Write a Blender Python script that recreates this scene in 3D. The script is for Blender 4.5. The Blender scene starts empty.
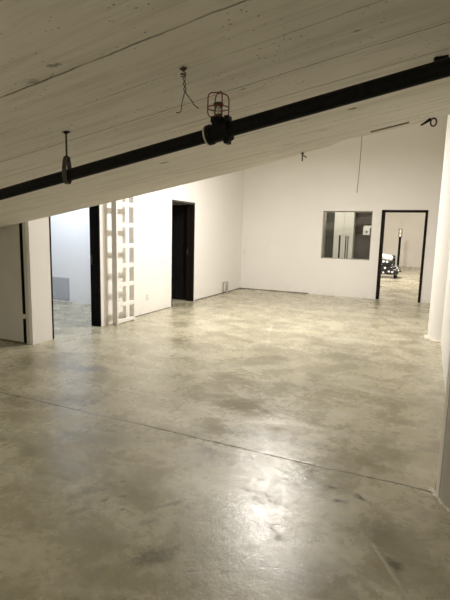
import bpy, bmesh, math, random
from mathutils import Vector, Matrix
random.seed(7)
S = bpy.context.scene
COL = S.collection
T10 = math.tan(math.radians(10.0))
def slab_z(x): return 2.345 + T10 * x          # underside of the sloping slab
def pipe_z(x): return 2.130 + 0.1865 * x

# ------------------------------------------------------------------ materials
class NT:
    def __init__(s, name):
        s.m = bpy.data.materials.new(name); s.m.use_nodes = True
        s.t = s.m.node_tree; s.b = s.t.nodes['Principled BSDF']
    def n(s, typ, **kw):
        o = s.t.nodes.new(typ)
        for k, v in kw.items():
            if k.startswith('i_'): o.inputs[k[2:].replace('_', ' ')].default_value = v
            else: setattr(o, k, v)
        return o
    def l(s, a, b): s.t.links.new(a, b)
    def val(s, sock, v):
        if hasattr(v, 'is_output') or isinstance(v, bpy.types.NodeSocket): s.l(v, sock)
        else: sock.default_value = v
    def math(s, op, a, b=0.0, clamp=False):
        o = s.n('ShaderNodeMath', operation=op, use_clamp=clamp)
        s.val(o.inputs[0], a); s.val(o.inputs[1], b); return o.outputs[0]
    def mix(s, f, a, b, blend='MIX'):
        o = s.n('ShaderNodeMix', data_type='RGBA', blend_type=blend)
        s.val(o.inputs[0], f)
        for k, v in ((6, a), (7, b)):
            if isinstance(v, (tuple, list)): o.inputs[k].default_value = (*v[:3], 1)
            else: s.l(v, o.inputs[k])
        return o.outputs[2]
    def ramp(s, f, stops):
        o = s.n('ShaderNodeValToRGB'); cr = o.color_ramp
        while len(cr.elements) < len(stops): cr.elements.new(0.5)
        for e, (p, c) in zip(cr.elements, stops):
            e.position = p; e.color = (*c, 1) if isinstance(c, (tuple, list)) else (c, c, c, 1)
        s.l(f, o.inputs[0]); return o.outputs[0]
    def coord(s):
        if not hasattr(s, '_c'):
            s._c = s.n('ShaderNodeTexCoord').outputs['Object']
            x = s.n('ShaderNodeSeparateXYZ'); s.l(s._c, x.inputs[0]); s.x, s.y, s.z = x.outputs
        return s._c
    def scaled(s, sc, rot=(0, 0, 0), loc=(0, 0, 0)):
        m = s.n('ShaderNodeMapping'); s.l(s.coord(), m.inputs[0])
        m.inputs['Scale'].default_value = sc; m.inputs['Rotation'].default_value = rot
        m.inputs['Location'].default_value = loc; return m.outputs[0]
    def noise(s, scale, detail=4, rough=.55, vec=None, dist=0.0):
        o = s.n('ShaderNodeTexNoise'); s.l(vec if vec is not None else s.coord(), o.inputs['Vector'])
        o.inputs['Scale'].default_value = scale; o.inputs['Detail'].default_value = detail
        o.inputs['Roughness'].default_value = rough; o.inputs['Distortion'].default_value = dist
        return o.outputs['Fac']
    def bump(s, h, strength=.3, dist=.01):
        o = s.n('ShaderNodeBump'); s.l(h, o.inputs['Height'])
        o.inputs['Strength'].default_value = strength; o.inputs['Distance'].default_value = dist
        s.l(o.outputs[0], s.b.inputs['Normal'])
    def base(s, c):
        if isinstance(c, (tuple, list)): s.b.inputs['Base Color'].default_value = (*c, 1)
        else: s.l(c, s.b.inputs['Base Color'])
    def rough(s, r): s.val(s.b.inputs['Roughness'], r)
    def spot(s, cx, cy, rx, ry, ang=0.0, wob=.35, soft=.5, wscale=9):
        """soft irregular stain at (cx,cy) in the object's xy plane; 1 inside, 0 outside"""
        s.coord()
        dx = s.math('SUBTRACT', s.x, cx); dy = s.math('SUBTRACT', s.y, cy)
        c, q = math.cos(ang), math.sin(ang)
        u = s.math('ADD', s.math('MULTIPLY', dx, c / rx), s.math('MULTIPLY', dy, q / rx))
        v = s.math('ADD', s.math('MULTIPLY', dx, -q / ry), s.math('MULTIPLY', dy, c / ry))
        d = s.math('SQRT', s.math('ADD', s.math('MULTIPLY', u, u), s.math('MULTIPLY', v, v)))
        if not hasattr(s, '_w'): s._w = {}
        if wscale not in s._w: s._w[wscale] = s.noise(wscale, 4, .65)
        d = s.math('ADD', d, s.math('MULTIPLY', s.math('SUBTRACT', s._w[wscale], .5), wob * 4))
        return s.math('DIVIDE', s.math('SUBTRACT', 1.0, d), soft, clamp=True)

def simple(name, col, rough=.5, metal=0.0, var=.08, nscale=14, spec=.5, bump=0.0):
    t = NT(name); n = t.noise(nscale, 4)
    lo = tuple(c * (1 - var) for c in col); hi = tuple(min(1, c * (1 + var)) for c in col)
    t.base(t.ramp(n, [(.3, lo), (.7, hi)])); t.rough(rough); t.b.inputs['Metallic'].default_value = metal
    t.b.inputs['Specular IOR Level'].default_value = spec
    if bump: t.bump(t.noise(nscale * 4, 5), bump, .003)
    return t.m

WHITE = (.82, .80, .768)
def wall_paint(name, col=WHITE, var=.035):
    t = NT(name)
    n = t.noise(.9, 4, .6); f = t.noise(60, 3, .6)
    c = t.ramp(n, [(.3, tuple(k * (1 - var) for k in col)), (.7, col)])
    # faint scuffs low on the wall
    low = t.math('DIVIDE', t.math('SUBTRACT', .22, t.z), .22, clamp=True)
    sc = t.math('MULTIPLY', low, t.ramp(t.noise(7, 5, .7), [(.45, 0.0), (.75, 1.0)]))
    c = t.mix(t.math('MULTIPLY', sc, .35), c, (.48, .44, .36))
    t.base(c); t.rough(.62); t.b.inputs['Specular IOR Level'].default_value = .3
    t.bump(f, .06, .002); return t.m
M = {}
M['wall'] = wall_paint('white wall paint')
M['wall_cool'] = wall_paint('white wall paint of the side room', (.80, .80, .80))
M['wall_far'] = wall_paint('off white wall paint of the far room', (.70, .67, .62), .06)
M['ladder'] = simple('white painted timber', (.82, .80, .768), .5, var=.04, nscale=9)
M['white_metal'] = simple('white painted steel', (.78, .75, .68), .45, var=.04)
M['door_white'] = simple('off white painted door', (.60, .575, .50), .5, var=.03, nscale=5)
M['black'] = simple('black painted metal', (.006, .005, .0045), .6, var=.25, spec=.07)
M['brownblack'] = simple('dark brown painted frame', (.012, .008, .006), .6, var=.2, spec=.1)
M['headgrey'] = simple('dark grey head jamb', (.05, .045, .04), .5, var=.2)
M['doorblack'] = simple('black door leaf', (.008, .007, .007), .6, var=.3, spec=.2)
M['iron'] = simple('black pipe iron', (.006, .0055, .005), .6, .0, var=.45, nscale=40, bump=.25, spec=.15)
M['steel'] = simple('dull steel', (.06, .055, .048), .5, .4, var=.3, nscale=60)
M['rust'] = simple('rusty tie wire', (.10, .085, .065), .7, .3, var=.3, nscale=60)
M['wire_pale'] = simple('dusty thin wire', (.24, .22, .18), .7, var=.2, nscale=60)
M['red'] = simple('dark red enamel', (.17, .012, .018), .4, var=.25, nscale=30)
M['brass'] = simple('aged bronze', (.12, .09, .05), .4, .8, var=.3, nscale=40)
M['bulbglass'] = simple('pale glass bulb', (.55, .50, .42), .12, var=.02)
M['tape'] = simple('pale sealing ring', (.50, .47, .38), .7, var=.15)
M['plastic'] = simple('ivory outlet plastic', (.74, .71, .65), .35, var=.02)
M['slotdark'] = simple('dark slots', (.03, .027, .025), .6)
M['greypanel'] = simple('grey metal panel', (.42, .43, .46), .5, var=.04)
M['greypvc'] = simple('grey conduit', (.36, .34, .29), .5, var=.1)
M['cable'] = simple('dark cable sheath', (.10, .095, .085), .5, var=.1)
M['locker'] = simple('dark olive grey panel', (.04, .038, .031), .5, var=.12)
M['cabinet'] = simple('pale grey cabinet', (.66, .64, .60), .45, var=.03)
M['brown'] = simple('dark brown door', (.034, .022, .016), .5, var=.12)
M['paper'] = simple('white paper', (.85, .85, .84), .8, var=.02)
M['ink'] = simple('grey print', (.20, .20, .21), .8, var=.1)
M['caulk'] = simple('white caulk and paint drips', (.66, .62, .52), .7, var=.18, nscale=30, bump=.5)
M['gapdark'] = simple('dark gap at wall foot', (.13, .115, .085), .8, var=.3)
M['ceil'] = simple('ceiling paint', (.72, .69, .62), .8, var=.03)
M['castor'] = simple('black rubber', (.015, .015, .015), .6)
M['lampshade'] = simple('white lamp glass', (.60, .565, .50), .4, var=.02)

# floor: worn polished concrete
t = NT('polished concrete'); t.coord()
big = t.noise(.55, 5, .6, dist=.6); mid = t.noise(2.6, 5, .55, dist=.6); fine = t.noise(17, 5, .7)
streak = t.noise(1.0, 6, .68, vec=t.scaled((1.2, 4.2, 1), rot=(0, 0, .35)), dist=.5)
c = t.ramp(big, [(.30, (.33, .30, .208)), (.52, (.46, .425, .310)), (.75, (.56, .525, .405))])
c = t.mix(t.ramp(mid, [(.32, .8), (.60, 0.0)]), c, (.235, .21, .14))
c = t.mix(t.ramp(streak, [(.50, 0.0), (.66, .65)]), c, (.58, .555, .455))
c = t.mix(t.ramp(fine, [(.34, .45), (.54, 0.0)]), c, (.23, .208, .145))
# dark scuffed flakes scattered about
flake = t.noise(5.2, 7, .72, vec=t.scaled((1.0, 2.0, 1), rot=(0, 0, .75), loc=(3, 1, 0)), dist=1.0)
fl = t.ramp(flake, [(.55, 0.0), (.70, 1.0)])
c = t.mix(t.math('MULTIPLY', fl, .50), c, (.13, .115, .078))
# cx, cy, rx, ry, angle, strength, colour, noise scale
DK = (.075, .066, .044); BR = (.15, .13, .085)
spots = [(-3.28, 3.72, .34, .13, .3, .75, (.16, .158, .145), 9), (-2.97, 3.46, .07, .018, .4, .8, DK, 20), (-1.02, 6.1, .40, .70, .2, .35, BR, 9), (-.75, 5.5, .35, .5, .2, .3, BR, 9), (-1.5, 5.2, .5, .16, .4, .3, BR, 9),
         (-.415, 2.585, .045, .018, .2, .8, DK, 20), (-.35, 2.46, .050, .018, .1, .9, DK, 20), (-.25, 2.55, .042, .022, -.8, .9, DK, 20), (-.025, 2.06, .035, .055, .5, .85, DK, 20),
         (-1.57, 2.08, .030, .014, .9, .8, DK, 20), (-1.47, 1.95, .030, .016, .9, .8, DK, 20), (-1.54, 1.88, .035, .014, .9, .7, DK, 20), (-1.40, 1.85, .030, .014, .9, .8, DK, 20), (-1.66, 1.93, .16, .05, .95, .55, BR, 20), (-1.6, 1.74, .09, .03, .9, .5, BR, 20),
         (-1.30, 2.66, .10, .11, .2, .65, BR, 20), (-1.19, 2.02, .12, .022, .9, .75, DK, 20), (-1.05, 1.62, .15, .06, .9, .6, DK, 20), (-1.22, 1.82, .10, .03, .8, .55, BR, 20), (-.85, 1.62, .05, .010, .5, .8, DK, 20), (-.72, 1.68, .035, .010, .5, .8, DK, 20),
         (-.12, 2.30, .22, .16, .4, .35, BR, 9), (-.35, 1.85, .25, .12, .6, .35, BR, 9), (-2.1, 2.5, .5, .22, .5, .45, BR, 9), (-2.9, 2.9, .6, .2, .5, .5, BR, 9), (-3.9, 3.7, .5, .3, .4, .5, BR, 9), (-1.0, 3.05, .8, .07, .1, .5, BR, 9), (-1.3, 4.2, .7, .12, .3, .35, BR, 9)]
for cx, cy, rx, ry, a, st, colr, ws in spots:
    c = t.mix(t.math('MULTIPLY', t.spot(cx, cy, rx, ry, a, .6 if ws == 20 else .5, .6, ws), st), c, colr)
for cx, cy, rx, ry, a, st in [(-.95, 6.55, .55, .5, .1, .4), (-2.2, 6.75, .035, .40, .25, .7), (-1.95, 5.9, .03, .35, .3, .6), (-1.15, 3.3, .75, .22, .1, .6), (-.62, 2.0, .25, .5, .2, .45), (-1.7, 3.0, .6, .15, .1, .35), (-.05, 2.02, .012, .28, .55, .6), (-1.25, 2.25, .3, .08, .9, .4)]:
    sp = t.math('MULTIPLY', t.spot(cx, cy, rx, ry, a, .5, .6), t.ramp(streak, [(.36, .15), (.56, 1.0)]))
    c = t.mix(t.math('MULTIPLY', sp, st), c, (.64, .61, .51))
wob = t.math('MULTIPLY', t.math('SUBTRACT', t.noise(3, 3), .5), .03)
jd = t.math('ABSOLUTE', t.math('SUBTRACT', t.math('ADD', t.y, wob), 2.80))
jn = t.ramp(t.noise(1.7, 3), [(.35, .55), (.55, 1.0)])
jm = t.math('MULTIPLY', t.math('SUBTRACT', 1.0, t.math('DIVIDE', jd, .014), clamp=True), jn)
halo = t.math('SUBTRACT', 1.0, t.math('DIVIDE', jd, .06), clamp=True)
c = t.mix(t.math('MULTIPLY', halo, .25), c, (.52, .48, .38))
c = t.mix(t.math('MULTIPLY', jm, .92), c, (.035, .03, .022))
t.base(c)
rg = t.ramp(t.math('ADD', t.math('MULTIPLY', mid, .6), t.math('MULTIPLY', fine, .4)), [(.36, .15), (.66, .40)])
rg2 = t.mix(fl, rg, (.5, .5, .5)); t.rough(rg2)
t.b.inputs['Specular IOR Level'].default_value = .62
h = t.math('ADD', t.math('MULTIPLY', fine, .25), t.math('ADD', t.math('MULTIPLY', mid, .5), t.math('MULTIPLY', t.noise(70, 4, .75), .30)))
h = t.math('SUBTRACT', h, t.math('MULTIPLY', jm, .8)); t.bump(h, .30, .012)
M['floor'] = t.m

# slab: white-washed board-marked concrete
t = NT('board marked concrete'); t.coord()
grain = t.noise(1.0, 6, .7, vec=t.scaled((1.1, 16, 1)), dist=.35)
grain2 = t.noise(1.0, 5, .6, vec=t.scaled((4, 60, 1)))
big = t.noise(1.3, 5, .6)
c = t.ramp(big, [(.3, (.74, .715, .645)), (.7, (.84, .82, .755))])
c = t.mix(t.ramp(grain, [(.36, .5), (.52, 0.0)]), c, (.56, .53, .455))
c = t.mix(t.ramp(grain2, [(.55, 0.0), (.75, .25)]), c, (.88, .86, .77))
wob = t.math('MULTIPLY', t.math('SUBTRACT', t.noise(9, 5, .7), .5), .022)
yy = t.math('ADD', t.y, wob); hsum = None
brk = t.noise(2.1, 4)
for i, (v, w, st, dense) in enumerate([(1.02, .006, .8, .3), (1.472, .008, .95, .25), (1.78, .005, .7, .4), (2.135, .0055, .9, .2), (2.42, .006, .85, .3), (2.62, .005, .6, .45), (2.93, .006, .7, .4), (3.25, .006, .7, .4), (3.52, .006, .8, .3)]):
    d = t.math('ABSOLUTE', t.math('SUBTRACT', yy, v))
    m = t.math('SUBTRACT', 1.0, t.math('DIVIDE', d, w), clamp=True)
    m = t.math('MULTIPLY', m, t.ramp(brk, [(dense + .08, .25), (dense + .24, 1.0)]))
    c = t.mix(t.math('MULTIPLY', m, st), c, (.09, .075, .05))
    hsum = m if hsum is None else t.math('ADD', hsum, t.math('MULTIPLY', m, st))
# pits: small blow holes
vo = t.n('ShaderNodeTexVoronoi', feature='F1'); t.l(t.scaled((30, 40, 30)), vo.inputs['Vector']); vo.inputs['Scale'].default_value = 1.0
keep = t.ramp(t.noise(6, 3), [(.48, 0.0), (.60, 1.0)])
pit = t.math('MULTIPLY', t.math('DIVIDE', t.math('SUBTRACT', .17, vo.outputs['Distance']), .06, clamp=True), keep)
c = t.mix(t.math('MULTIPLY', pit, .75), c, (.10, .085, .06))
for cx, cy, rx, ry, a, st in [(-1.00, 1.765, .025, .02, .3, .5), (-.505, 2.965, .035, .016, .2, .95), (-1.92, 3.09, .04, .018, .2, .8), (-1.36, 1.40, .03, .02, .4, .6), (-1.52, 1.45, .05, .03, .1, .35), (-.90, 2.17, .02, .012, 0, .6),
                             (-.80, 2.95, .04, .01, .1, .5), (-.33, 1.95, .02, .015, .1, .6), (-1.05, 3.45, .08, .02, .1, .35), (-1.30, 2.62, .06, .01, .1, .5), (-.75, 3.3, .05, .012, .1, .5)]:
    c = t.mix(t.math('MULTIPLY', t.spot(cx, cy, rx, ry, a, .7, .6, 38), st), c, (.075, .062, .042))
# two shallow arc shaped cracks
for cx, cy, r, ylim in [(-1.47, 1.415, .085, 1.45), (-.86, 2.165, .085, 2.19)]:
    dx = t.math('SUBTRACT', t.x, cx); dy = t.math('MULTIPLY', t.math('SUBTRACT', t.y, cy), 1.6)
    rr = t.math('SQRT', t.math('ADD', t.math('MULTIPLY', dx, dx), t.math('MULTIPLY', dy, dy)))
    m = t.math('SUBTRACT', 1.0, t.math('DIVIDE', t.math('ABSOLUTE', t.math('SUBTRACT', rr, r)), .004), clamp=True)
    m = t.math('MULTIPLY', m, t.math('GREATER_THAN', t.y, ylim))
    c = t.mix(t.math('MULTIPLY', m, .85), c, (.085, .07, .05))
t.base(c); t.rough(.85); t.b.inputs['Specular IOR Level'].default_value = .2
h = t.math('SUBTRACT', t.math('MULTIPLY', grain, .7), t.math('ADD', hsum, t.math('MULTIPLY', pit, .6)))
t.bump(t.math('ADD', h, t.math('MULTIPLY', t.noise(70, 4, .7), .15)), .45, .008)
M['slab'] = t.m

# near column: bare grey concrete on this side, white paint past a ragged line
t = NT('half painted concrete'); t.coord()
n = t.noise(2.5, 5, .6); g = t.ramp(n, [(.3, (.50, .48, .44)), (.7, (.60, .58, .53))])
chips = t.ramp(t.noise(14, 4, .7, vec=t.scaled((1, 1, .45))), [(.64, 0.0), (.70, .8)])
g = t.mix(chips, g, (.09, .08, .065))
ang = t.math('ADD', t.math('MULTIPLY', t.y, .80), t.math('MULTIPLY', t.x, -.60))   # grows towards the painted side
ed = t.math('ADD', ang, t.math('MULTIPLY', t.math('SUBTRACT', t.noise(9, 3), .5), .018))
COL_EDGE = t.n('ShaderNodeValue'); COL_EDGE.outputs[0].default_value = .088
w = t.math('GREATER_THAN', ed, COL_EDGE.outputs[0])
dk = t.math('SUBTRACT', 1.0, t.math('DIVIDE', t.math('ABSOLUTE', t.math('SUBTRACT', ed, .084)), .012), clamp=True)
g = t.mix(t.math('MULTIPLY', dk, .6), g, (.06, .052, .04))
t.base(t.mix(w, g, (.76, .72, .64))); t.rough(.75); t.bump(t.noise(30, 5), .3, .004); M['col_grey'] = t.m

# upholstery: white blossoms on black
t = NT('black and white floral fabric')
vo = t.n('ShaderNodeTexVoronoi', feature='F1'); vo.inputs['Scale'].default_value = 8.5
t.l(t.coord(), vo.inputs['Vector'])
d = t.math('ADD', vo.outputs['Distance'], t.math('MULTIPLY', t.math('SUBTRACT', t.noise(22, 3), .5), .5))
t.base(t.ramp(d, [(.30, (.78, .77, .74)), (.36, (.012, .012, .013))])); t.rough(.85); M['floral'] = t.m
t = NT('pale floral fabric'); d = t.noise(14, 4, .6)
t.base(t.ramp(d, [(.36, (.05, .05, .05)), (.43, (.80, .79, .76))])); t.rough(.85); M['cushion'] = t.m

# glass of the interior window
g = bpy.data.materials.new('clear window glass'); g.use_nodes = True; nt = g.node_tree; nt.nodes.clear()
out = nt.nodes.new('ShaderNodeOutputMaterial'); mx = nt.nodes.new('ShaderNodeMixShader'); tr = nt.nodes.new('ShaderNodeBsdfTransparent')
gl = nt.nodes.new('ShaderNodeBsdfGlossy'); gl.inputs['Roughness'].default_value = .02; fr = nt.nodes.new('ShaderNodeFresnel'); fr.inputs[0].default_value = 1.5
tr.inputs[0].default_value = (.88, .90, .88, 1)
nt.links.new(fr.outputs[0], mx.inputs[0]); nt.links.new(tr.outputs[0], mx.inputs[1]); nt.links.new(gl.outputs[0], mx.inputs[2]); nt.links.new(mx.outputs[0], out.inputs[0])
M['glass'] = g

# ------------------------------------------------------------------ mesh helpers
class MB:
    def __init__(s): s.bm = bmesh.new()
    def box(s, a, b, bevel=0.0, mat=None, seg=2):
        x0, y0, z0 = a; x1, y1, z1 = b
        r = bmesh.ops.create_cube(s.bm, size=1.0); vs = r['verts']
        for v in vs: v.co = Vector(((x0 + x1) / 2 + v.co.x * (x1 - x0), (y0 + y1) / 2 + v.co.y * (y1 - y0), (z0 + z1) / 2 + v.co.z * (z1 - z0)))
        if bevel:
            es = list({e for v in vs for e in v.link_edges})
            r2 = bmesh.ops.bevel(s.bm, geom=es, offset=bevel, segments=seg, affect='EDGES', profile=.5)
            vs = list({v for f in r2['faces'] for v in f.verts} | {v for v in vs if v.is_valid})
        if mat is not None:
            bmesh.ops.transform(s.bm, matrix=mat, verts=vs)
        return s
    def cyl(s, a, b, r, r2=None, seg=20, caps=True):
        a, b = Vector(a), Vector(b); d = b - a
        q = Vector((0, 0, 1)).rotation_difference(d.normalized()).to_matrix().to_4x4()
        m = Matrix.Translation((a + b) / 2) @ q
        bmesh.ops.create_cone(s.bm, cap_ends=caps, segments=seg, radius1=r, radius2=r if r2 is None else r2, depth=d.length, matrix=m); return s
    def sph(s, c, r, seg=16, sc=(1, 1, 1)):
        m = Matrix.Translation(Vector(c)) @ Matrix.Diagonal((*sc, 1))
        bmesh.ops.create_uvsphere(s.bm, u_segments=seg, v_segments=max(6, seg // 2), radius=r, matrix=m); return s
    def tube(s, pts, r, seg=8, closed=False):
        pts = [Vector(p) for p in pts]; n = len(pts); rings = []; up = None
        for i, p in enumerate(pts):
            a = pts[(i - 1) % n] if (closed or i > 0) else p; b = pts[(i + 1) % n] if (closed or i < n - 1) else p
            d = (b - a).normalized()
            if up is None: up = d.orthogonal().normalized()
            up = (up - d * up.dot(d)); up = up.normalized() if up.length > 1e-6 else d.orthogonal().normalized()
            w = d.cross(up)
            rr = r[i] if isinstance(r, (list, tuple)) else r
            rings.append([s.bm.verts.new(p + (up * math.cos(k * 2 * math.pi / seg) + w * math.sin(k * 2 * math.pi / seg)) * rr) for k in range(seg)])
        m = n if closed else n - 1
        for i in range(m):
            A, B = rings[i], rings[(i + 1) % n]
            for k in range(seg): s.bm.faces.new((A[k], A[(k + 1) % seg], B[(k + 1) % seg], B[k]))
        if not closed: s.bm.faces.new(rings[0][::-1]); s.bm.faces.new(rings[-1])
        return s
    def lathe(s, prof, c=(0, 0, 0), seg=32):
        c = Vector(c); rings = []
        for r, z in prof: rings.append([s.bm.verts.new(c + Vector((r * math.cos(k * 2 * math.pi / seg), r * math.sin(k * 2 * math.pi / seg), z))) for k in range(seg)])
        for A, B in zip(rings, rings[1:]):
            for k in range(seg): s.bm.faces.new((A[k], A[(k + 1) % seg], B[(k + 1) % seg], B[k]))
        s.bm.faces.new(rings[0][::-1]); s.bm.faces.new(rings[-1]); return s
    def build(s, name, mat, parent=None, smooth=False, loc=None):
        bmesh.ops.recalc_face_normals(s.bm, faces=s.bm.faces)
        me = bpy.data.meshes.new(name); 
        if loc is not None: bmesh.ops.translate(s.bm, vec=-Vector(loc), verts=s.bm.verts)
        s.bm.to_mesh(me); s.bm.free()
        if smooth:
            for f in me.polygons: f.use_smooth = True
            me.set_sharp_from_angle(angle=math.radians(40))
        me.materials.append(mat); o = bpy.data.objects.new(name, me); COL.objects.link(o)
        if loc is not None: o.location = loc
        if parent is not None:
            o.parent = parent; o.matrix_parent_inverse = Matrix.Translation(-Vector(parent.location)) if parent.parent is None else (Matrix.Translation(-(Vector(parent.location))) )
        return o
def tag(o, label, cat, group=None, kind=None):
    o['label'] = label
    if cat: o['category'] = cat
    if group: o['group'] = group
    if kind: o['kind'] = kind
    return o
def thing(name, loc, label, cat, group=None):
    o = bpy.data.objects.new(name, None); o.empty_display_size = .1; COL.objects.link(o); o.location = loc
    return tag(o, label, cat, group)
def struct(o, label=None):
    o['kind'] = 'structure'
    if label: o['label'] = label
    return o
def root(name, loc):
    o = bpy.data.objects.new(name, None); o.empty_display_size = .1; COL.objects.link(o); o.location = loc; o['kind'] = 'structure'; return o

XL, YB, XR = -4.55, 11.22, .25
HC = 4.6
# ------------------------------------------------------------------ setting
struct(MB().box((-9.4, -3.2, -.2), (3.4, 24.9, 0)).build('floor', M['floor']), 'worn polished concrete floor')
m = MB()
for a, b in [((-4.71, 4.25, 0), (XL, 4.54, HC)), ((-4.652, 4.20, 0), (XL, 4.25, HC)), ((-4.71, 4.54, 2.10), (XL, 5.53, HC)), ((-4.71, 5.53, 0), (XL, 7.64, HC)), ((-4.71, 7.64, 2.07), (XL, 8.56, HC)), ((-4.71, 8.56, 0), (XL, YB + .2, HC))]: m.box(a, b)
struct(m.build('wall_left', M['wall']), 'white left wall with two dark framed openings')
m = MB(); W0, W1, D0, D1 = -2.44, -1.285, -1.085, -.105
for a, b in [((XL, YB, 0), (W0, YB + .2, HC)), ((W0, YB, 0), (W1, YB + .2, .905)), ((W0, YB, 2.05), (W1, YB + .2, HC)), ((W1, YB, 0), (D0, YB + .2, HC)), ((D0, YB, 2.075), (D1, YB + .2, HC)), ((D1, YB, 0), (XR + .2, YB + .2, HC))]: m.box(a, b)
struct(m.build('wall_back', M['wall']), 'white back wall with window and doorway')
struct(MB().box((XR, 2.95, 0), (XR + .2, YB, HC)).build('wall_right', M['wall']), 'white right wall')
# wall facing the camera at the far left, with its white door
m = MB()
for a, b in [((-5.60, 4.20, 2.06), (-4.652, 4.30, HC)), ((-9.2, 4.20, 0), (-5.60, 4.30, HC))]: m.box(a, b)
struct(m.build('wall_near_left', M['wall']))
m = MB()
for a, b in [((-9.4, -3.2, 0), (-9.2, 7.27, HC)), ((-9.2, -3.2, 0), (3.4, -3.0, HC)), ((3.2, -3.0, 0), (3.4, 24.9, HC)), ((-9.2, 7.07, 0), (-4.71, 7.27, HC)), ]: m.box(a, b)
struct(m.build('wall_outer', M['wall_cool']))
m = MB()
for a, b in [((-7.0, 7.27, 0), (-6.8, 9.7, HC)), ((-7.0, 9.7, 0), (-4.71, 9.9, HC))]: m.box(a, b)
struct(m.build('wall_dark_room', M['wall']))
m = MB()
for a, b in [((-6.2, 24.3, 0), (3.2, 24.5, HC)), ((-6.2, 11.42, 0), (-6.0, 24.3, HC)), ((-6.0, 11.22, 0), (-4.71, 11.42, HC)), ((.45, 11.22, 0), (3.2, 11.42, HC))]: m.box(a, b)
struct(m.build('wall_far_room', M['wall_far']))
m = MB().box((-9.4, -3.2, HC), (3.4, 24.9, HC + .2)).box((-6.8, 7.27, 2.6), (-4.71, 9.7, 2.7)).box((-9.2, 4.30, 2.9), (-4.71, 7.07, 3.0))
struct(m.build('ceiling', M['ceil']))

# sloping concrete slab overhead
bm = bmesh.new()
edge = [(-9.15, 4.169), (-5.02, 4.165), (-4.56, 4.10), (-3.96, 4.10), (-3.07, 4.07), (-1.65, 3.985), (-1.06, 3.86), (-.81, 3.825), (-.66, 3.72), (-.53, 3.755), (-.28, 3.755), (-.02, 3.715), (XR + .0, 3.68), (3.15, 3.60)]
xs = [e[0] for e in edge]; ys = [-2.95]
NV = 1
lo = [[bm.verts.new((x, yb, slab_z(x))) for (x, y) in edge for yb in (ys[0],)], [bm.verts.new((x, y, slab_z(x))) for x, y in edge]]
hi = [[bm.verts.new((x, ys[0], slab_z(x) + .28)) for x, y in edge], [bm.verts.new((x, y + .03, slab_z(x) + .28)) for x, y in edge]]
n = len(edge)
for i in range(n - 1):
    bm.faces.new((lo[0][i], lo[0][i + 1], lo[1][i + 1], lo[1][i])); bm.faces.new((hi[0][i], hi[1][i], hi[1][i + 1], hi[0][i + 1]))
    bm.faces.new((lo[1][i], lo[1][i + 1], hi[1][i + 1], hi[1][i])); bm.faces.new((lo[0][i], hi[0][i], hi[0][i + 1], lo[0][i + 1]))
bm.faces.new((lo[0][0], lo[1][0], hi[1][0], hi[0][0])); bm.faces.new((lo[0][-1], hi[0][-1], hi[1][-1], lo[1][-1]))
m = MB(); m.bm.free(); m.bm = bm
struct(m.build('ceiling_slab', M['slab']), 'sloping board-marked concrete slab overhead')

# columns
c1 = struct(MB().cyl((0, 0, 0), (0, 0, HC), .27, seg=64).build('column', M['col_grey'], smooth=True), 'bare grey round concrete column at the right edge'); c1.location = (.42, 2.83, 0)
c2 = struct(MB().cyl((.34, 7.38, 0), (.34, 7.38, HC), .27, seg=64).build('column', M['wall'], smooth=True), 'white round column on the right wall')
m = MB()
for k in range(40):
    a = math.pi * (.55 + 1.0 * k / 40) + random.uniform(-.05, .05); r = .275 + random.uniform(0, .02)
    m.sph((.34 + r * math.cos(a), 7.38 + r * math.sin(a), .004), random.uniform(.015, .035), 8, (1.3, 1.3, .55))
o = m.build('caulk', M['caulk'], c2, smooth=True); o['label'] = 'ragged white caulk at the column foot'
m = MB()
for k in range(70):
    a = math.pi * (1.0 + .26 * (k / 70) ** 1.6) + random.uniform(-.06, .04); r = .270 + abs(random.gauss(0, .016)) * (1 - .6 * k / 70)
    m.sph((.42 + r * math.cos(a), 2.83 + r * math.sin(a), .002), random.uniform(.005, .012), 8, (random.uniform(.7, 1.6), random.uniform(.7, 1.6), .5))
for k in range(16):
    a = math.pi * 1.0 + random.uniform(-.10, .05); m.sph((.42 + .271 * math.cos(a), 2.83 + .271 * math.sin(a), .004 * k), random.uniform(.004, .009), 8, (1, 1, 1.5))
o = m.build('caulk', M['caulk'], None, smooth=True); o.parent = c1; o.matrix_parent_inverse = Matrix.Translation((-.42, -2.83, 0)); o['label'] = 'lumpy white caulk and paint drips at the column foot'

# thin dark strips painted as the shadow gaps at the feet of the walls
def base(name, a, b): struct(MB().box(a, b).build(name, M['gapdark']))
base('foot_shade_back', (XL, YB - .004, 0), (-2.70, YB, .022))
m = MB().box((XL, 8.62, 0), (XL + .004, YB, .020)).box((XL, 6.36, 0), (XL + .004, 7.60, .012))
struct(m.build('foot_shade_left', M['gapdark']))

# ------------------------------------------------------------------ door openings
# opening 1 (left, bright room): black jamb with strike plate
r = root('door_1', (XL, 5.03, 0))
MB().box((-4.712, 5.500, 0), (XL + .006, 5.532, 2.10), .003).build('jamb', M['black'], r)
MB().box((-4.712, 4.538, 0), (XL + .006, 4.560, 2.10), .003).build('jamb', M['brownblack'], r)
MB().box((-4.712, 4.538, 2.075), (XL + .006, 5.532, 2.105), .003).build('head_jamb', M['black'], r)
m = MB().box((-4.705, 5.4975, .95), (-4.672, 5.500, 1.09), .001).cyl((-4.688, 5.496, 1.045), (-4.688, 5.500, 1.045), .011).cyl((-4.688, 5.496, .995), (-4.688, 5.500, .995), .011)
o = m.build('strike_plate', M['steel'], r); o['label'] = 'steel strike plate'
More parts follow.
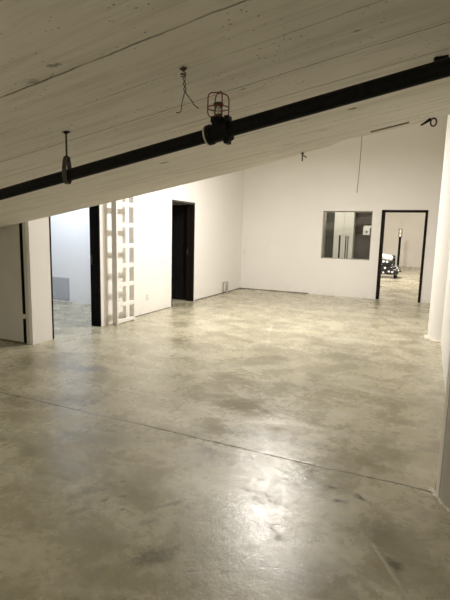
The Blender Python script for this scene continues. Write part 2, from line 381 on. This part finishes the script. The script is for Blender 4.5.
# opening 2 (left, dark room) with the leaf folded open inside
r = root('door_2', (XL, 8.10, 0))
MB().box((-4.712, 8.525, 0), (XL + .006, 8.562, 2.07), .003).build('jamb', M['brownblack'], r)
MB().box((-4.705, 8.508, 0), (-4.665, 8.526, 2.05), .003).build('door_stop', M['brownblack'], r)
MB().box((-4.712, 7.638, 0), (XL + .006, 7.662, 2.07), .003).build('jamb', M['black'], r)
MB().box((-4.712, 7.638, 2.035), (XL + .006, 8.562, 2.075), .003).build('head_jamb', M['headgrey'], r)
m = MB().box((-4.700, 8.505, 1.00), (-4.672, 8.508, 1.11), .001).cyl((-4.686, 8.503, 1.07), (-4.686, 8.507, 1.07), .010)
m.build('strike_plate', M['steel'], r)['label'] = 'small steel strike plate'
lf = MB().box((-5.66, 8.566, .012), (-4.725, 8.606, 2.03), .003).build('leaf', M['doorblack'], r)
k = MB().lathe([(.012, 0), (.012, .03), (.027, .04), (.03, .055), (.022, .068), (.0, .07)], (0, 0, 0), 20)
bmesh.ops.rotate(k.bm, cent=(0, 0, 0), matrix=Matrix.Rotation(math.pi / 2, 3, 'X'), verts=k.bm.verts); bmesh.ops.translate(k.bm, vec=(-5.58, 8.566, 1.0), verts=k.bm.verts)
o = k.build('knob', M['black'], None, smooth=True); o.parent = lf; 
# opening 3 (back wall)
r = root('door_3', (-.6, YB, 0)); y0 = YB - .012
MB().box((D0, y0, 0), (D0 + .065, YB + .21, 2.075), .003).build('jamb', M['brownblack'], r)
MB().box((D1 - .055, y0, 0), (D1, YB + .21, 2.075), .003).build('jamb', M['brownblack'], r)
MB().box((D0, y0, 2.03), (D1, YB + .21, 2.078), .003).build('head_jamb', M['brownblack'], r)
for z in (1.72, .28):
    m = MB().box((D0 + .060, YB + .05, z - .05), (D0 + .071, YB + .10, z + .05), .002).cyl((D0 + .069, YB + .075, z - .05), (D0 + .069, YB + .075, z + .05), .007)
    m.build('hinge', M['steel'], r)
# white door leaf at far left, in the wall that faces the camera
r = root('door_4', (-5.1, 4.2, 0))
MB().box((-4.652, 4.196, 0), (-4.600, 4.20, 2.06), .0015).build('casing', M['door_white'], r)
MB().box((-5.59, 4.190, .012), (-4.700, 4.225, 2.03), .004).build('leaf', M['door_white'], r)
MB().box((-4.7005, 4.192, .012), (-4.696, 4.225, 2.03)).box((-4.6955, 4.222, 0), (-4.652, 4.226, 2.05)).build('gap_shade', M['doorblack'], r)  # black strips painted in as the shade of the gap beside the leaf
MB().box((-5.59, 4.27, .0), (-4.65, 4.30, 2.055)).build('light_block', M['doorblack'], r)  # black sheet added behind the leaf to block side room light
MB().box((-4.704, 4.186, .335), (-4.648, 4.20, .385), .002).cyl((-4.674, 4.184, .33), (-4.674, 4.184, .39), .009).build('hinge', M['door_white'], r)

# window in the back wall
r = root('window_1', (-1.86, YB, .9))
m = MB(); fy0, fy1 = YB + .06, YB + .12
m.box((W0, fy0, .905), (W0 + .02, fy1, 2.05)).box((W1 - .02, fy0, .905), (W1, fy1, 2.05)).box((W0, fy0, .905), (W1, fy1, .925)).box((W0, fy0, 2.025), (W1, fy1, 2.05))
o = m.build('frame', M['greypvc'], r); o['label'] = 'thin grey window frame'
MB().box((W0 + .02, YB + .088, .925), (W1 - .02, YB + .094, 2.025)).build('pane', M['glass'], r)

# what shows through the window
m = MB().box((-4.5, 13.60, 0), (-1.42, 13.70, 3.2))
struct(m.build('wall_partition', simple('grey partition paint', (.40, .38, .34), .7, var=.05)))
r = tag(root('door_5', (-1.7, 13.58, 0)), 'dark brown door behind the window', None); r['kind'] = 'structure'
MB().box((-2.00, 13.555, .01), (-1.43, 13.60, 2.35), .004).build('leaf', M['brown'], r)
MB().cyl((-1.94, 13.50, 1.0), (-1.94, 13.555, 1.0), .028).build('knob', M['steel'], r, smooth=True)
nt_ = thing('paper_notice', (-1.70, 13.552, 1.45), 'white paper notice with a grey picture, taped to the brown door behind the window', 'notice')
MB().box((-1.78, 13.552, 1.50), (-1.60, 13.5545, 1.72)).build('sheet', M['paper'], nt_)
MB().box((-1.76, 13.5505, 1.70), (-1.56, 13.5525, 1.76)).build('header_strip', M['paper'], nt_)
MB().box((-1.715, 13.5508, 1.545), (-1.655, 13.5518, 1.62)).build('picture', M['ink'], nt_)
lk = thing('locker', (-2.65, 13.45, 0), 'narrow dark olive-grey locker behind the left side of the window', 'locker')
MB().box((-2.79, 13.30, 0), (-2.56, 13.594, 2.13), .006).build('body', M['locker'], lk)
MB().box((-2.775, 13.286, .05), (-2.575, 13.30, 1.40), .004).build('door', M['locker'], lk)
cb = thing('tall_cabinet', (-2.25, 13.45, 0), 'tall pale grey double-door cabinet seen through the middle of the window', 'cabinet')
MB().box((-2.555, 13.30, 0), (-2.005, 13.594, 2.32), .005).build('body', M['cabinet'], cb)
for x0, x1, hx, w in ((-2.548, -2.282, -2.37, .042), (-2.276, -2.012, -2.20, .022)):
    d = MB().box((x0, 13.282, .05), (x1, 13.30, 2.28), .004).build('door', M['cabinet'], cb)
    hb = MB().box((hx - w / 2, 13.245, .75), (hx + w / 2, 13.262, 1.47), .004).box((hx - .008, 13.262, .80), (hx + .008, 13.282, .83)).box((hx - .008, 13.262, 1.40), (hx + .008, 13.282, 1.43))
    o = hb.build('handle', M['black'], None); o.parent = d; o['label'] = 'long black bar handle'
o = MB().box((-2.150, 13.245, .75), (-2.132, 13.262, 1.47), .004).box((-2.148, 13.262, 1.40), (-2.134, 13.282, 1.43)).box((-2.148, 13.262, .80), (-2.134, 13.282, .83)).build('handle', M['black'], None); o.parent = d; o['label'] = 'slim black bar handle'

# ------------------------------------------------------------------ white ladder frame on the left wall
lad = thing('ladder', (-4.43, 5.96, 0), 'white timber ladder frame fixed upright against the left wall beside the open doorway', 'ladder')
for y in (5.725, 6.172):
    MB().box((-4.480, y, 0), (-4.388, y + .033, 2.75), .003).build('stile', M['ladder'], lad)
for k, z in enumerate([.045, .31, .628, .928, 1.238, 1.56, 1.877, 2.19, 2.50]):
    h = .034 if k else .028
    MB().box((-4.412, 5.757, z - h), (-4.390, 6.173, z + h), .003).build('rung', M['ladder'], lad)

# outlets
def outlet(loc, ny, label, cat):
    t_ = thing('wall_outlet' if cat == 'outlet' else 'light_switch', loc, label, cat); x, y, z = loc
    if ny:                                          # on the left wall, facing +x
        MB().box((x, y - .037, z - .058), (x + .006, y + .037, z + .058), .002).build('cover_plate', M['plastic'], t_)
        for dz in (.022, -.022):
            rc = MB().box((x + .005, y - .017, z + dz - .014), (x + .009, y + .017, z + dz + .014), .003).build('receptacle', M['plastic'], t_)
            o = MB().box((x + .0085, y - .009, z + dz - .006), (x + .0095, y - .006, z + dz + .006)).box((x + .0085, y + .006, z + dz - .006), (x + .0095, y + .009, z + dz + .006)).build('slots', M['slotdark'], None); o.parent = rc
    else:
        MB().box((x - .037, y - .006, z - .058), (x + .037, y, z + .058), .002).build('cover_plate', M['plastic'], t_)
        MB().box((x - .006, y - .014, z - .012), (x + .006, y - .005, z + .012), .002).build('toggle', M['plastic'], t_)
outlet((XL, 6.80, .305), True, 'ivory double power outlet low on the left wall between ladder and dark door', 'outlet')
outlet((-4.47, YB, .97), False, 'white light switch on the back wall next to the left corner', 'switch')

# stubs at the foot of the left wall
cs = thing('conduit_stub', (-4.47, 10.12, 0), 'short grey conduit stub rising from the floor at the left wall near the corner', 'pipe')
MB().cyl((-4.47, 10.16, 0), (-4.47, 10.16, .26), .030, .024).build('tube', M['greypvc'], cs, smooth=True)
MB().cyl((-4.47, 10.16, .255), (-4.47, 10.16, .285), .030).build('cap', M['greypvc'], cs, smooth=True)
pts = [(-4.49, 9.98, 0), (-4.49, 9.975, .12), (-4.49, 9.975, .24)] + [(-4.49, 9.975 + .04 * (1 - math.cos(a)), .24 + .045 * math.sin(a)) for a in (.6, 1.2, 1.8, 2.5)]
tag(MB().tube(pts, .009, 8).build('bent_cable', M['cable'], smooth=True), 'thin dark bent cable end sticking up beside the grey conduit stub', 'cable')

# grey panel on the wall of the side room
pn = thing('access_panel', (-6.86, 7.07, .26), 'grey rectangular panel low on the wall of the bluish lit side room', 'panel')
MB().box((-7.12, 7.062, .03), (-6.60, 7.07, .49), .002).build('frame', M['greypanel'], pn)
MB().box((-7.10, 7.057, .05), (-6.62, 7.063, .47), .002).build('cover', M['greypanel'], pn)

# ------------------------------------------------------------------ sprinkler pipe under the slab
YP = 2.0
ax = Vector((1, 0, .1865)).normalized()
def pp(x): return Vector((x, YP, pipe_z(x)))
pr = thing('sprinkler_pipe', pp(-.95), 'long black iron sprinkler pipe hung beneath the sloping slab', 'pipe')
MB().cyl(pp(-8.6), pp(-.98), .0315, seg=28).build('pipe_run', M['iron'], pr, smooth=True)
MB().cyl(pp(-.89), pp(2.9), .0335, seg=28).build('pipe_run', M['iron'], pr, smooth=True)
c = pp(-.947)
m = MB().cyl(c - ax * .044, c + ax * .058, .041, seg=28).cyl(c - ax * .050, c - ax * .030, .046, seg=28).cyl(c + ax * .036, c + ax * .062, .050, seg=28)
up = Vector((0, 0, 1)); m.cyl(c, c + up * .060, .030, seg=24).cyl(c + up * .048, c + up * .064, .036, seg=24)
m.build('tee_fitting', M['iron'], pr, smooth=True)
for sg in (-1, 1):
    e = c + ax * .050 + up * .050 * sg
    MB().box(tuple(e - Vector((.012, .022, .012))), tuple(e + Vector((.012, .022, .012))), .004).build('clamp_lug', M['iron'], pr)
o = MB().cyl(c - ax * .060, c - ax * .050, .043, seg=28).build('sealing_ring', M['tape'], pr, smooth=True); o['label'] = 'pale ring at the end of the tee'

# sprinkler head with its red cage
s0 = c + up * .064
sp = thing('fire_sprinkler', s0, 'upright fire sprinkler in a red wire cage on top of the black pipe', 'sprinkler')
MB().cyl(s0 - up * .004, s0 + up * .010, .016, seg=6).cyl(s0 + up * .010, s0 + up * .016, .020, seg=24).build('body', M['brass'], sp, smooth=True)
m = MB()
for sg in (-1, 1):
    m.tube([s0 + up * .014 + Vector((sg * .012, 0, 0)), s0 + up * .024 + Vector((sg * .018, 0, 0)), s0 + up * .042 + Vector((sg * .017, 0, 0)), s0 + up * .056 + Vector((sg * .008, 0, 0)), s0 + up * .062], .0042, 8)
m.cyl(s0 + up * .056, s0 + up * .068, .007, seg=12); m.build('frame_arms', M['brass'], sp, smooth=True)
MB().lathe([(.003, .016), (.0055, .022), (.006, .035), (.0055, .046), (.003, .056)], s0, 16).build('glass_bulb', M['bulbglass'], sp, smooth=True)
m = MB().cyl(s0 + up * .066, s0 + up * .069, .018, seg=24)
for k in range(12):
    a = k * math.pi / 6; d = Vector((math.cos(a), math.sin(a), 0)); m.cyl(s0 + up * .067 + d * .014, s0 + up * .062 + d * .023, .003, seg=6)
m.build('deflector', M['brass'], sp)
m = MB(); R = .051; W = .0029
a0 = .44 + .32
for k in range(4):
    a = a0 + k * math.pi / 2; d = Vector((math.cos(a), math.sin(a), 0))
    P_ = [d * .020 + up * .006, d * .040 + up * .004, d * .048 + up * .010, d * R + up * .022, d * R + up * .085, d * .047 + up * .100, d * .036 + up * .109, d * .022 + up * .111, d * .0075 + up * .112]
    m.tube([s0 + q for q in P_], W, 8)
for z, rr in ((.045, R), (.112, .0085), (.006, .021)):
    m.tube([s0 + up * z + Vector((rr * math.cos(k * math.pi / 16), rr * math.sin(k * math.pi / 16), 0)) for k in range(32)], W, 8, True)
m.build('cage', M['red'], sp, smooth=True)['label'] = 'dark red wire guard'

# pipe hanger
hx = -1.862; hp = pp(hx); zt = slab_z(hx)
hg = thing('pipe_hanger', (hx, YP, zt), 'clevis hanger with threaded rod holding the pipe at the left', 'hanger')
MB().cyl((hx, YP, hp.z + .085), (hx, YP, zt), .0052, seg=12).build('rod', M['steel'], hg, smooth=True)
MB().box((hx - .02, YP - .012, zt - .006), (hx + .02, YP + .012, zt + .001), .002).cyl((hx, YP, zt - .012), (hx, YP, zt - .004), .010, seg=6).build('anchor_plate', M['iron'], hg)
m = MB(); pts = []
q = Vector((-.42, 1, 0)).normalized(); wd = q.cross(up)
loop = [(0.012, .098), (.030, .070), (.041, .030), (.042, 0), (.036, -.022), (.021, -.037), (0, -.043), (-.021, -.037), (-.036, -.022), (-.042, 0), (-.041, .030), (-.030, .070), (-.012, .098)]
prof = [hp + q * a + up * b for a, b in loop]
for i in range(len(prof)):
    pass
bm = m.bm; rows = []
for i, pt in enumerate(prof):
    cdir = (pt - (hp + up * .02)).normalized(); th = .0035
    rows.append([bm.verts.new(pt + wd * s_ * .012 + cdir * u_ * th) for s_, u_ in ((-1, 0), (1, 0), (1, 1), (-1, 1))])
for A, B in zip(rows, rows[1:]):
    for k in range(4): bm.faces.new((A[k], A[(k + 1) % 4], B[(k + 1) % 4], B[k]))
bm.faces.new(rows[0][::-1]); bm.faces.new(rows[-1])
m.build('clevis_strap', M['steel'], hg)
MB().cyl(hp + up * .078, hp + up * .092, .011, seg=6).cyl(hp + up * .096, hp + up * .106, .011, seg=6).box(tuple(hp + Vector((-.012, -.014, .090))), tuple(hp + Vector((.012, .014, .098)))).build('nut', M['iron'], hg)

# twisted tie wire
w0 = Vector((-1.0, 1.762, slab_z(-1.0)))
tw = []
for sg in (0, math.pi):
    path = [w0 + Vector((.005 * math.cos(sg + k * 1.1) + .010 * k / 14, .005 * math.sin(sg + k * 1.1), -.105 * k / 14 + .004)) for k in range(15)]
    e = path[-1]
    if sg == 0: path += [e + Vector((-.006, 0, -.02)), e + Vector((-.012, 0, -.045)), e + Vector((-.020, .01, -.066)), e + Vector((-.032, .012, -.072)), e + Vector((-.046, .012, -.070))]
    else: path += [e + Vector((.012, 0, -.015)), e + Vector((.028, 0, -.034)), e + Vector((.040, 0, -.052)), e + Vector((.056, .01, -.064))]
    tw.append(path)
m = MB()
for pth in tw: m.tube(pth, .0019, 6)
m.sph(w0 - up * .004, .012, 10, (1.3, 1, .6)); m.tube([w0 + Vector((.012 * math.cos(a), .012 * math.sin(a), -.02 - .008 * a / 6.28)) for a in [k * .5 for k in range(20)]], .0018, 6)
tag(m.build('tie_wire', M['rust'], smooth=True), 'twisted rusty tie wire with two loose ends hanging from the slab near the sprinkler', 'wire')

# hook with ring near the slab edge, upper right
x, y = -.075, 3.69; z = slab_z(x)
hk = thing('hook_ring', (x, y, z), 'dark iron hook with a ring under the right end of the slab edge', 'hook')
MB().tube([(x - .005, y, z + .004), (x - .008, y, z - .012), (x - .035, y - .005, z - .030), (x - .060, y - .01, z - .045)], [.010, .010, .008, .006], 8).build('spike', M['iron'], hk, smooth=True)
MB().tube([(x + .022 + .019 * math.cos(k * math.pi / 12), y - .004 * math.sin(k * math.pi / 12), z - .028 + .026 * math.sin(k * math.pi / 12)) for k in range(24)], .0058, 8, True).build('ring', M['steel'], hk, smooth=True)
# anchor bolt at the slab edge
x, y = -1.034, 3.835; z = slab_z(x)
ab = thing('anchor_bolt', (x, y, z), 'small steel bolt poking down from the middle of the slab edge', 'bolt')
MB().cyl((x, y, z + .005), (x, y, z - .068), .0055, seg=10).cyl((x, y, z - .012), (x, y, z + .001), .013, seg=6).build('shank', M['steel'], ab)
MB().tube([(x + .003, y, z - .022), (x + .02, y, z - .030), (x + .036, y, z - .040)], .0045, 6).build('side_clip', M['steel'], ab)
# hanging wire
x, y = -.548, 3.735; z = slab_z(x)
tag(MB().tube([(x, y, z + .006), (x - .001, y, z - .15), (x - .004, y, z - .30), (x - .010, y, z - .425)], .0026, 6).build('hanging_wire', M['wire_pale'], smooth=True), 'straight thin wire hanging down from the slab edge in front of the back wall', 'wire')
# strip let into the slab edge
a = Vector((-.476, 3.655, slab_z(-.476))); b = Vector((-.212, 3.645, slab_z(-.212)))
tag(MB().tube([a - up * .002, (a + b) / 2 - up * .003, b - up * .002], .0075, 6).build('edge_strip', M['wire_pale']), 'thin dark metal strip lying along the slab edge near the ring hook', 'strip')
# dark bracket on the slab close to the pipe at the right
x, y = -.03, 2.50; z = slab_z(x)
rot = Matrix.Translation((x, y, z)) @ Matrix.Rotation(math.radians(-10), 4, 'Y') @ Matrix.Rotation(.25, 4, 'Z')
m = MB().box((-.022, -.008, -.012), (.034, .010, .004), .003, rot).box((-.030, -.012, -.016), (-.012, .012, .002), .003, rot)
m.tube([rot @ Vector((.0, 0, -.012)), rot @ Vector((-.03, -.01, -.028)), rot @ Vector((-.045, -.03, -.030))], .005, 6)
tag(m.build('slab_bracket', M['iron']), 'small dark bracket on the slab just above the right end of the pipe', 'bracket')

# ------------------------------------------------------------------ far room: armchair and lamp
ch = thing('armchair', (-1.55, 17.3, 0), 'low black and white floral armchair with rolled arms in the room beyond the back doorway', 'armchair')
MB().box((-2.25, 16.98, .13), (-1.10, 17.85, .42), .05, seg=3).build('base', M['floral'], ch, smooth=True)
MB().box((-2.2, 17.55, .35), (-1.12, 17.90, .80), .10, seg=4).build('backrest', M['floral'], ch, smooth=True)
MB().box((-2.1, 17.0, .40), (-1.16, 17.65, .62), .08, seg=4).build('seat_cushion', M['floral'], ch, smooth=True)
cu = MB().box((-.30, -.09, -.10), (.22, .09, .10), .075, Matrix.Translation((-1.40, 17.36, .715)) @ Matrix.Rotation(-.30, 4, 'X') @ Matrix.Rotation(.15, 4, 'Y'), seg=4).build('throw_pillow', M['cushion'], None, smooth=True)
tag(cu, 'white patterned pillow lying on the floral armchair', 'pillow')
for x in (-1.05, -2.3):
    m = MB().cyl((x, 16.97, .29), (x, 17.80, .29), .125, seg=28).box((x - .06, 17.0, .13), (x + .06, 17.78, .30), .02)
    am = m.build('arm', M['floral'], ch, smooth=True)
    o = MB().tube([(x + (.02 + .011 * k) * math.cos(k * .6), 16.962, .29 + (.02 + .0055 * k) * math.sin(k * .6)) for k in range(8)], .010, 8).build('scroll', M['cushion'], None, smooth=True); o.parent = am
for x in (-1.06, -2.28):
    for y in (17.03, 17.75): MB().cyl((x, y, 0), (x, y, .15), .028, .045, seg=12).build('leg', M['black'], ch, smooth=True)

x, y = -1.19, 20.6
fl = thing('floor_lamp', (x, y, 0), 'black post floor lamp with a small open pale top behind the floral armchair', 'floor lamp')
MB().cyl((x, y, 0), (x, y, .03), .16, seg=32).build('base', M['black'], fl, smooth=True)
MB().cyl((x, y, .03), (x, y, 1.44), .048, seg=20).build('post', M['black'], fl, smooth=True)
m = MB()
for dx in (-.06, .06):
    for dy in (-.06, .06): m.cyl((x + dx, y + dy, 1.46), (x + dx * 1.05, y + dy * 1.05, 1.78), .008, seg=8)
for z in (1.46, 1.60, 1.78):
    m.tube([(x - .063, y - .063, z), (x + .063, y - .063, z), (x + .063, y + .063, z), (x - .063, y + .063, z)], .008, 6, True)
m.box((x - .07, y - .07, 1.44), (x + .07, y + .07, 1.455)); m.build('top_frame', M['steel'], fl)
MB().cyl((x, y, 1.455), (x, y, 1.72), .048, .052, seg=20).build('shade', M['lampshade'], fl, smooth=True)

# ------------------------------------------------------------------ lights
def area(name, loc, size, power, col, rot=(0, 0, 0), shape='DISK', spread=math.pi, sy=None):
    l = bpy.data.lights.new(name, 'AREA'); l.shape = shape; l.size = size
    if sy: l.size_y = sy
    l.energy = power; l.color = col; l.spread = spread
    o = bpy.data.objects.new(name, l); COL.objects.link(o); o.location = loc; o.rotation_euler = rot; return o
area('hall_lamp', (-3.15, 6.28, 2.75), .12, 18, (1.0, .95, .885))
area('hall_lamp', (-2.28, 7.30, 3.40), .28, 200, (1.0, .95, .885))
area('side_room_lamp', (-6.4, 6.0, 2.85), .8, 62, (.78, .86, 1.0))
area('far_room_lamp', (-2.2, 17.5, 4.3), 1.0, 330, (1.0, .93, .85))
area('far_room_wall_lamp', (-1.36, 13.95, 2.58), .22, 190, (1.0, .93, .85), (math.radians(78), 0, 0))
area('window_room_lamp', (-2.4, 12.3, 3.6), .5, 75, (1.0, .93, .84))
for x in (-3.6, -1.2, 1.2): area('low_fill_light', (x, -1.9, slab_z(x) - .08), .35, 26, (1.0, .94, .84))  # added fill behind the camera, brightens floor and slab underside
lo_ = area('side_fill_light', (-6.3, -.8, .62), .9, 12, (1.0, .94, .84)); lo_.rotation_euler = Vector((.25, 1, .12)).to_track_quat('-Z', 'Y').to_euler()  # unseen fill added at the left to brighten the door panel and slab
w = bpy.data.worlds.new('world'); w.use_nodes = True; w.node_tree.nodes['Background'].inputs[0].default_value = (0, 0, 0, 1); S.world = w

# ------------------------------------------------------------------ camera (held a little down, rolled 1.4 degrees)
pitch, roll, yaw, fpx = .149598852, .024900757, .418457484, 455.0
cy, sy = math.cos(yaw), math.sin(yaw)
fw = Vector((-sy * math.cos(pitch), cy * math.cos(pitch), -math.sin(pitch))); rt = Vector((cy, sy, 0)); uu = rt.cross(fw)
r2 = rt * math.cos(roll) + uu * math.sin(roll); u2 = -rt * math.sin(roll) + uu * math.cos(roll)
cam = bpy.data.cameras.new('camera'); cam.sensor_width = 36; cam.lens = fpx / 600 * 36; cam.clip_start = .05
co = bpy.data.objects.new('camera', cam); COL.objects.link(co)
mw = Matrix((r2, u2, -fw)).transposed().to_4x4(); mw.translation = (0, 0, 1.5); co.matrix_world = mw
S.camera = co
S.view_settings.view_transform = 'Standard'; S.view_settings.look = 'None'; S.view_settings.gamma = 1; S.view_settings.exposure = 0.0
S.cycles.max_bounces = 10; S.cycles.diffuse_bounces = 8
